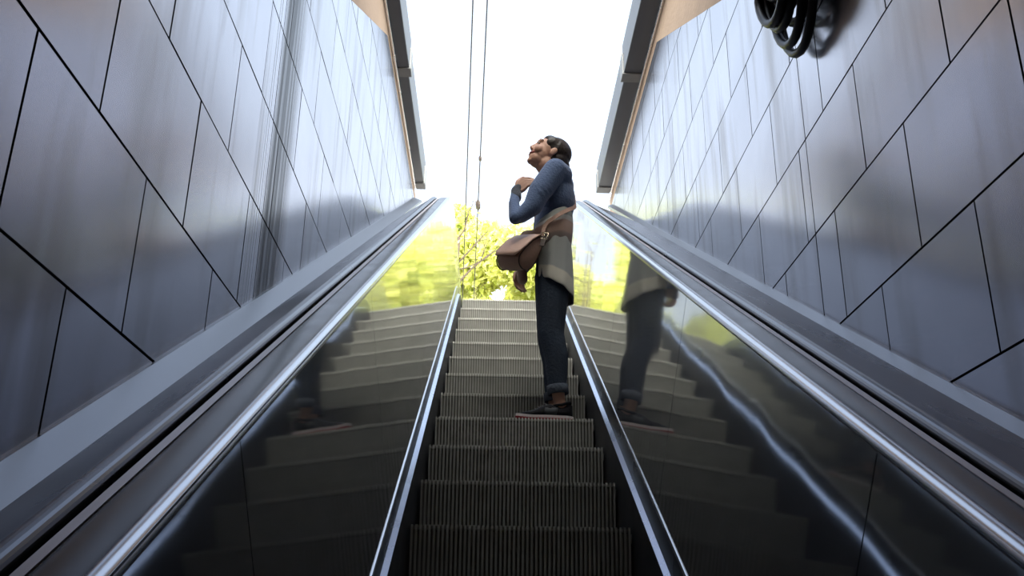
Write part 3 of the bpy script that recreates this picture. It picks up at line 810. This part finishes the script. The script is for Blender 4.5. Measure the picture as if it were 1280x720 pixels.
bm = bmesh.new(); bm.from_mesh(bb.data); bmesh.ops.recalc_face_normals(bm, faces=bm.faces[:]); bm.to_mesh(bb.data); bm.free()
# piping along both gusset edges
bm = bmesh.new()
bm.free()
for y in (-0.095, 0.095):
    bm = bmesh.new(); tube(bm, [Bp(x * 1.0, y, z) for x, z in outline], 0.004, 6); bm_obj('piping', bm, M['leatherD'], bb, True)
# flap over the front
V, F = [], []
fp = [(0.022, 0.108), (0.0, 0.120), (-0.024, 0.108), (-0.045, 0.06), (-0.058, 0.0), (-0.066, -0.045), (-0.068, -0.075)]
wd = [0.098, 0.102, 0.105, 0.108, 0.108, 0.101, 0.080]
for (x, z), w in zip(fp, wd):
    for k in range(9): V.append(Bp(x - 0.004 * math.cos(k / 8 * PI - PI / 2), -w + 2 * w * k / 8, z))
for i in range(len(fp) - 1):
    for k in range(8): F.append((i * 9 + k, i * 9 + k + 1, (i + 1) * 9 + k + 1, (i + 1) * 9 + k))
fo = mesh_obj('flap', V, F, M['leatherL'], bag, True)
so = fo.modifiers.new('t', 'SOLIDIFY'); so.thickness = 0.006; so.offset = 1
# strap: round the back and over the far shoulder side, flat leather ribbon
def ribbon(name, pts, w, th, m, parent, nrm):
    pts = [Vector(p) for p in pts]; V, F = [], []
    for i, p in enumerate(pts):
        t = (pts[min(i + 1, len(pts) - 1)] - pts[max(i - 1, 0)]).normalized()
        nn = Vector(nrm(p)); nn = (nn - t * nn.dot(t)).normalized(); b = t.cross(nn)
        V += [p + b * w / 2 + nn * th / 2, p - b * w / 2 + nn * th / 2, p - b * w / 2 - nn * th / 2, p + b * w / 2 - nn * th / 2]
    for i in range(len(pts) - 1):
        a, b = i * 4, i * 4 + 4
        for k in range(4): F.append((a + k, a + (k + 1) % 4, b + (k + 1) % 4, b + k))
    F += [(0, 1, 2, 3), tuple(len(V) - 4 + k for k in range(4))[::-1]]
    o = mesh_obj(name, V, F, m, parent)
    bm = bmesh.new(); bm.from_mesh(o.data); bmesh.ops.recalc_face_normals(bm, faces=bm.faces[:]); bm.to_mesh(o.data); bm.free()
    return o
axis = Vector((0.21, 4.87, 0))
def world(p): return Vector(p) - BO
sp = []
# near end at the top of the near gusset, up across the near side, round the back, up over the far shoulder and down in front
tipn = BO + Bp(0.0, -0.098, 0.110)
keys = [tipn, (0.150, 4.692, Z(2.135)), (0.215, 4.685, Z(2.190)), (0.275, 4.730, Z(2.245)), (0.316, 4.80, Z(2.295)), (0.329, 4.87, Z(2.36)),
        (0.318, 4.94, Z(2.46)), (0.29, 4.985, Z(2.545)), (0.21, 4.99, Z(2.545)), (0.140, 4.985, Z(2.46)), (0.112, 4.975, Z(2.33)), (0.100, 4.965, Z(2.20)), BO + Bp(0.0, 0.098, 0.110)]
keys = [Vector(k) for k in keys]
for i in range(len(keys) - 1):
    p0, p1, p2, p3 = keys[max(i - 1, 0)], keys[i], keys[i + 1], keys[min(i + 2, len(keys) - 1)]
    for q in range(6):
        t = q / 6
        sp.append(0.5 * ((2 * p1) + (p2 - p0) * t + (2 * p0 - 5 * p1 + 4 * p2 - p3) * t * t + (3 * p1 - p0 - 3 * p2 + p3) * t ** 3))
sp.append(keys[-1])
ribbon('strap', [p - BO for p in sp], 0.022, 0.004, M['leather'], bag, lambda p: Vector((p.x + BO.x - 0.21, p.y + BO.y - 4.87, 0.02)))
# buckle and its keeper tab on the strap end
bm = bmesh.new(); c = tipn - BO + Vector((0.012, -0.004, 0.008)); dd = (keys[1] - keys[0]).normalized(); nn = Vector((-0.15, -1, 0)); nn = (nn - dd * nn.dot(dd)).normalized(); bb2 = dd.cross(nn)
P = [c + dd * 0.020 * sx + bb2 * 0.018 * sy + nn * 0.006 for sx, sy in ((-1, -1), (1, -1), (1, 1), (-1, 1))]
tube(bm, P, 0.003, 8, closed=True); tube(bm, [c - dd * 0.020 + nn * 0.008, c + dd * 0.018 + nn * 0.009], 0.0025, 8)
bm_obj('buckle', bm, M['brass'], bag, True)
ribbon('strap_tab', [c - dd * 0.065 + nn * 0.004, c - dd * 0.03 + nn * 0.005, c + nn * 0.005], 0.024, 0.005, M['leatherD'], bag, lambda p: nn)

# ================================================================== CABLE COIL
CY, CZ = 2.99, Z(2.44)
coil = thing('cable_coil', 'looped black cable hanging high on the right steel wall', 'cable', (1.02, CY, Z(2.22)))
bm = bmesh.new(); pts = []
rnd = random.Random(5)
turns = 12
for k in range(turns * 28 + 1):
    th = 2 * PI * k / 28; tn = k / 28
    sc = 1.0 - 0.055 * tn
    a = 0.215 * sc + 0.012 * math.sin(tn * 2.1); b = 0.27 * sc + 0.012 * math.sin(tn * 1.7)
    x = 1.050 - 0.020 * ((tn * 1.6) % 6.0) - 0.010 * math.sin(th) ** 2
    y = CY + a * math.sin(th) * (1 - 0.3 * max(0, math.cos(th))) - 0.10 * max(0, -math.cos(th)) * (tn / turns) + 0.05; z = CZ + 0.25 - b - b * -math.cos(th)
    pts.append((x, y, z))
tube(bm, pts, 0.018, 10)
bm_obj('cable', bm, M['cable'], coil, True)
bm = bmesh.new(); tube(bm, [(1.078, CY, CZ + 0.19), (0.93, CY, CZ + 0.185), (0.915, CY, CZ + 0.205), (0.915, CY, CZ + 0.28)], 0.008, 8); bm_obj('hook', bm, M['beam'], coil, True)
settle(coil)

# ================================================================== OVERHEAD WIRES
def wire(x_a, x_b, h, y0, y1, label, ins):
    w = thing('overhead_wire', label, 'wire', (x_a + x_b * y0, y0, Z(h)), 'overhead wires above the street')
    bm = bmesh.new(); P = []
    for i in range(41):
        y = y0 + (y1 - y0) * i / 40; P.append((x_a + x_b * y, y, Z(h) - 0.10 * math.sin(PI * ((y - y0) % 14) / 14)))
    tube(bm, P, 0.011, 6); bm_obj('wire', bm, M['wire'], w, True)
    for (y, r, l) in ins:
        bm = bmesh.new(); x = x_a + x_b * y; zc = Z(h) - 0.10 * math.sin(PI * ((y - y0) % 14) / 14)
        tube(bm, [(x, y - l, zc), (x, y - l * 0.5, zc), (x, y - l * 0.5, zc), (x, y + l * 0.5, zc), (x, y + l * 0.5, zc), (x, y + l, zc)], [r * 0.4, r * 0.5, r, r, r * 0.5, r * 0.4], 10)
        bm_obj('insulator', bm, M['ceramic'], w, True)
    settle(w)
wire(EX + 0.02, -0.0372, 8.5, 8.0, 26.0, 'left overhead wire, thin and plain, crossing the white sky', [])
wire(EX + 0.136, -0.0297, 8.5, 8.0, 26.0, 'right overhead wire with small dark insulators against the white sky', [(15.6, 0.028, 0.10), (17.6, 0.05, 0.22)])

# ================================================================== TREES
def leaf_cloud(name, blobs, count, size, m, parent, seed):
    r = random.Random(seed); V, F = [], []
    tot = sum(b[3] * b[4] * b[5] for b in blobs)
    for (cx, cy, cz, rx, ry, rz) in blobs:
        for _ in range(int(count * rx * ry * rz / tot)):
            while True:
                p = Vector((r.uniform(-1, 1), r.uniform(-1, 1), r.uniform(-1, 1)))
                if 0.25 < p.length < 1: break
            p = p.normalized() * (p.length ** 0.5)
            c = Vector((cx + p.x * rx, cy + p.y * ry, cz + p.z * rz))
            n = Vector((r.gauss(0, 1), r.gauss(0, 1), r.gauss(0, 1) + 0.6)).normalized(); u = n.orthogonal().normalized(); u.rotate(Matrix.Rotation(r.uniform(0, 6.28), 3, n)); w = n.cross(u)
            s = size * r.uniform(0.6, 1.4); i = len(V)
            V += [c - u * s, c + w * s * 0.45 + n * s * 0.12, c + u * s, c - w * s * 0.45 + n * s * 0.12]; F.append((i, i + 1, i + 2, i + 3))
    return mesh_obj(name, V, F, m, parent)
def branch(bm, p, d, L_, r, depth, rnd, out):
    q = p; P = [p]; R_ = [r]
    for k in range(4):
        d = (d + Vector((rnd.gauss(0, .12), rnd.gauss(0, .12), rnd.gauss(0.03, .08)))).normalized(); q = q + d * L_ / 4; P.append(q); R_.append(r * (1 - 0.13 * (k + 1)))
    tube(bm, P, R_, 6 if depth else 8)
    out.append(q)
    if depth < 3:
        for k in range(3 if depth else 5):
            t = rnd.choice((2, 3, 4)); a = Vector((rnd.uniform(-1, 1), rnd.uniform(-1, 1), rnd.uniform(0.0, 0.9))).normalized()
            branch(bm, P[t], (d * 0.55 + a * 0.8).normalized(), L_ * rnd.uniform(0.5, 0.75), R_[t] * 0.55, depth + 1, rnd, out)
def tree(name, x, y, h, spread, m, label, seed, count=5200, leaf=0.16, group=None):
    t = thing(name, label, 'tree', (x, y, STREET), group); r = random.Random(seed)
    bm = bmesh.new(); out = []
    branch(bm, Vector((0, 0, -0.05)), Vector((r.uniform(-.1, .1), 0, 1)), h * 0.45, h * 0.022, 0, r, out)
    bm_obj('trunk', bm, M['bark'], t, True)
    blobs = []
    for k in range(9):
        a = r.uniform(0, 6.28); rr = spread * r.uniform(0.15, 0.75); zz = h * r.uniform(0.35, 0.88); s = spread * r.uniform(0.30, 0.5)
        blobs.append((rr * math.cos(a), rr * math.sin(a), zz, s, s, s * 0.75))
    blobs.append((0, 0, h * 0.9, spread * 0.35, spread * 0.35, h * 0.12))
    leaf_cloud('foliage', blobs, count, leaf, m, t, seed + 50)
    return t
TG = 'sunlit trees across the street'
tree('broadleaf_tree', -4.6, 30, 11.4, 3.0, M['leafA'], 'yellow green tree hidden behind the end of the left handrail', 11, 15000, 0.19)
tree('broadleaf_tree', 9.5, 33, 11.5, 3.2, M['leafC'], 'golden tree right of the person beyond the handrail', 12, 13000, 0.19)
tree('broadleaf_tree', -10.0, 34, 10.6, 3.4, M['leafB'], 'lime tree left of the opening behind the left handrail', 13, 13000, 0.19)
tree('broadleaf_tree', 3.6, 31.5, 10.6, 3.2, M['leafB'], 'lime green tree behind the person and mirrored beside the legs', 14, 12000, 0.2)
for k, (x, y, h, s, mm) in enumerate(((-16, 32, 11.5, 4.2, 'leafA'), (13.8, 31, 11.5, 4.2, 'leafA'), (-21.5, 44, 13, 4.5, 'leafC'), (23, 34, 12, 4.5, 'leafB'))):
    tree('broadleaf_tree', x, y, h, s, M[mm], 'leafy street tree seen only mirrored in the polished balustrade', 21 + k, 9000, 0.22, TG)
tree('broadleaf_tree', -0.6, 33, 11.8, 3.0, M['leafA'], 'bright yellow green tree left of the person beyond the top step', 17, 15000, 0.19)
for k, (x, y, h, mm, lb) in enumerate(((-7.0, 43, 17.0, 'leafC', 'high golden tree in the back row, behind the left handrail end'), (-2.2, 45, 18.0, 'leafB', 'high lime tree in the back row, filling the gap left of the person'),
                                    (2.6, 44, 17.0, 'leafC', 'high golden tree in the back row, behind the bag of the person'), (7.6, 46, 16.5, 'leafA', 'high yellow green tree in the back row, behind the right handrail'))):
    tree('broadleaf_tree', x, y, h, 4.0, M[mm], lb, 61 + k, 15000, 0.26)
# leafless tree nearer the stairs
bt = thing('bare_tree', 'thin nearly leafless tree with dark branches above the handrail end', 'tree', (-0.78, 15.0, STREET))
bm = bmesh.new(); rnd = random.Random(31); out = []
tube(bm, [(0, 0, -0.05), (0.02, 0, 1.5), (-0.02, 0, 2.6), (0.03, 0, 3.5)], [0.06, 0.052, 0.042, 0.028], 8)
for (p, d, L_, r_) in (((0, 0, 2.2), (0.8, 0.1, 0.35), 0.6, 0.017), ((-0.02, 0, 2.6), (0.6, 0.0, 0.7), 0.9, 0.022), ((0, 0, 3.0), (0.75, 0.2, 0.6), 0.75, 0.018), ((0.0, 0, 3.3), (-0.25, 0, 0.9), 0.55, 0.014), ((0.03, 0, 3.5), (0.35, 0.1, 0.9), 0.55, 0.017), ((0.0, 0, 2.9), (0.9, 0.1, 0.25), 0.8, 0.013)):
    branch(bm, Vector(p), Vector(d).normalized(), L_, r_, 1, rnd, out)
bm_obj('trunk', bm, M['bark'], bt, True)
leaf_cloud('foliage', [(0.25, 0, 3.3, 0.7, 0.6, 0.7)], 60, 0.035, M['leafC'], bt, 9)

# ================================================================== LIGHT
w = bpy.data.worlds.new('sky'); SC.world = w; w.use_nodes = True
n = w.node_tree; n.nodes.clear()
out = n.nodes.new('ShaderNodeOutputWorld'); bg = n.nodes.new('ShaderNodeBackground'); n.links.new(bg.outputs[0], out.inputs[0])
tc = n.nodes.new('ShaderNodeTexCoord'); sx = n.nodes.new('ShaderNodeSeparateXYZ'); n.links.new(tc.outputs['Generated'], sx.inputs[0])
cr = n.nodes.new('ShaderNodeValToRGB'); n.links.new(sx.outputs['Z'], cr.inputs[0])
E = cr.color_ramp.elements
E[0].position = 0.0; E[0].color = (0.95, 0.93, 0.90, 1)
E[1].position = 1.0; E[1].color = (0.36, 0.45, 0.64, 1)
for p, c in ((0.45, (0.73, 0.84, 1.0)), (0.64, (0.68, 0.82, 1.0)), (0.80, (0.52, 0.63, 0.84))):
    e = E.new(p); e.color = (*c, 1)
n.links.new(cr.outputs[0], bg.inputs[0])
mr = n.nodes.new('ShaderNodeMapRange'); mr.interpolation_type = 'SMOOTHSTEP'      # sun's half of the sky, boosted as added fill for person and steps
mr.inputs[1].default_value = 0.35; mr.inputs[2].default_value = -0.75; mr.inputs[3].default_value = 1.8; mr.inputs[4].default_value = 12.0
n.links.new(sx.outputs['Y'], mr.inputs[0]); n.links.new(mr.outputs[0], bg.inputs[1])
mt = n.nodes.new('ShaderNodeMapRange'); mt.inputs[1].default_value = 0.3; mt.inputs[2].default_value = -0.5; n.links.new(sx.outputs['Y'], mt.inputs[0])
mc = n.nodes.new('ShaderNodeMix'); mc.data_type = 'RGBA'; mc.inputs[7].default_value = (0.86, 0.83, 0.74, 1)
n.links.new(mt.outputs[0], mc.inputs[0]); n.links.new(cr.outputs[0], mc.inputs[6]); n.links.new(mc.outputs[2], bg.inputs[0])
sd = bpy.data.lights.new('sun', 'SUN'); sd.energy = 5.5; sd.angle = 0.02; sd.color = (0.97, 1.0, 0.86)
so = bpy.data.objects.new('sun', sd); C.objects.link(so)
so.rotation_euler = Vector((-0.72, 0.66, -0.115)).to_track_quat('-Z', 'Y').to_euler()
so.location = (5, -20, 30)
ld = bpy.data.lights.new('fill_lamp', 'AREA'); ld.energy = 14; ld.size = 0.5; ld.color = (1.0, 0.80, 0.62)  # added warm fill, unseen behind the eye, no fitting modelled
lo = bpy.data.objects.new('fill_lamp', ld); C.objects.link(lo); lo.location = (0, -3.3, nose_z(-2.0) + n0 - 0.03)

# ================================================================== CAMERA
p_, y_, r_ = 0.36067, 0.01836, 0.01325
cp, sp_ = math.cos(p_), math.sin(p_); cy, sy = math.cos(y_), math.sin(y_); cr_, sr_ = math.cos(r_), math.sin(r_)
fwd = Vector((sy * cp, cy * cp, sp_)); rt = Vector((cy, -sy, 0)); up = rt.cross(fwd)
r2 = rt * cr_ + up * sr_; u2 = -rt * sr_ + up * cr_
cam = bpy.data.cameras.new('camera'); co = bpy.data.objects.new('camera', cam); C.objects.link(co)
mw = Matrix((r2, u2, -fwd)).transposed().to_4x4(); mw.translation = Vector((EX, 0, ZO)); co.matrix_world = mw
cam.sensor_width = 36; cam.lens = 1200 / 1280 * 36; cam.clip_start = 0.02; cam.clip_end = 500
SC.camera = co
vs = SC.view_settings; vs.view_transform = 'Standard'; vs.look = 'None'; vs.gamma = 1; vs.exposure = 0.0; vs.use_curve_mapping = False
SC.cycles.max_bounces = 12; SC.cycles.glossy_bounces = 8; SC.cycles.use_denoising = True
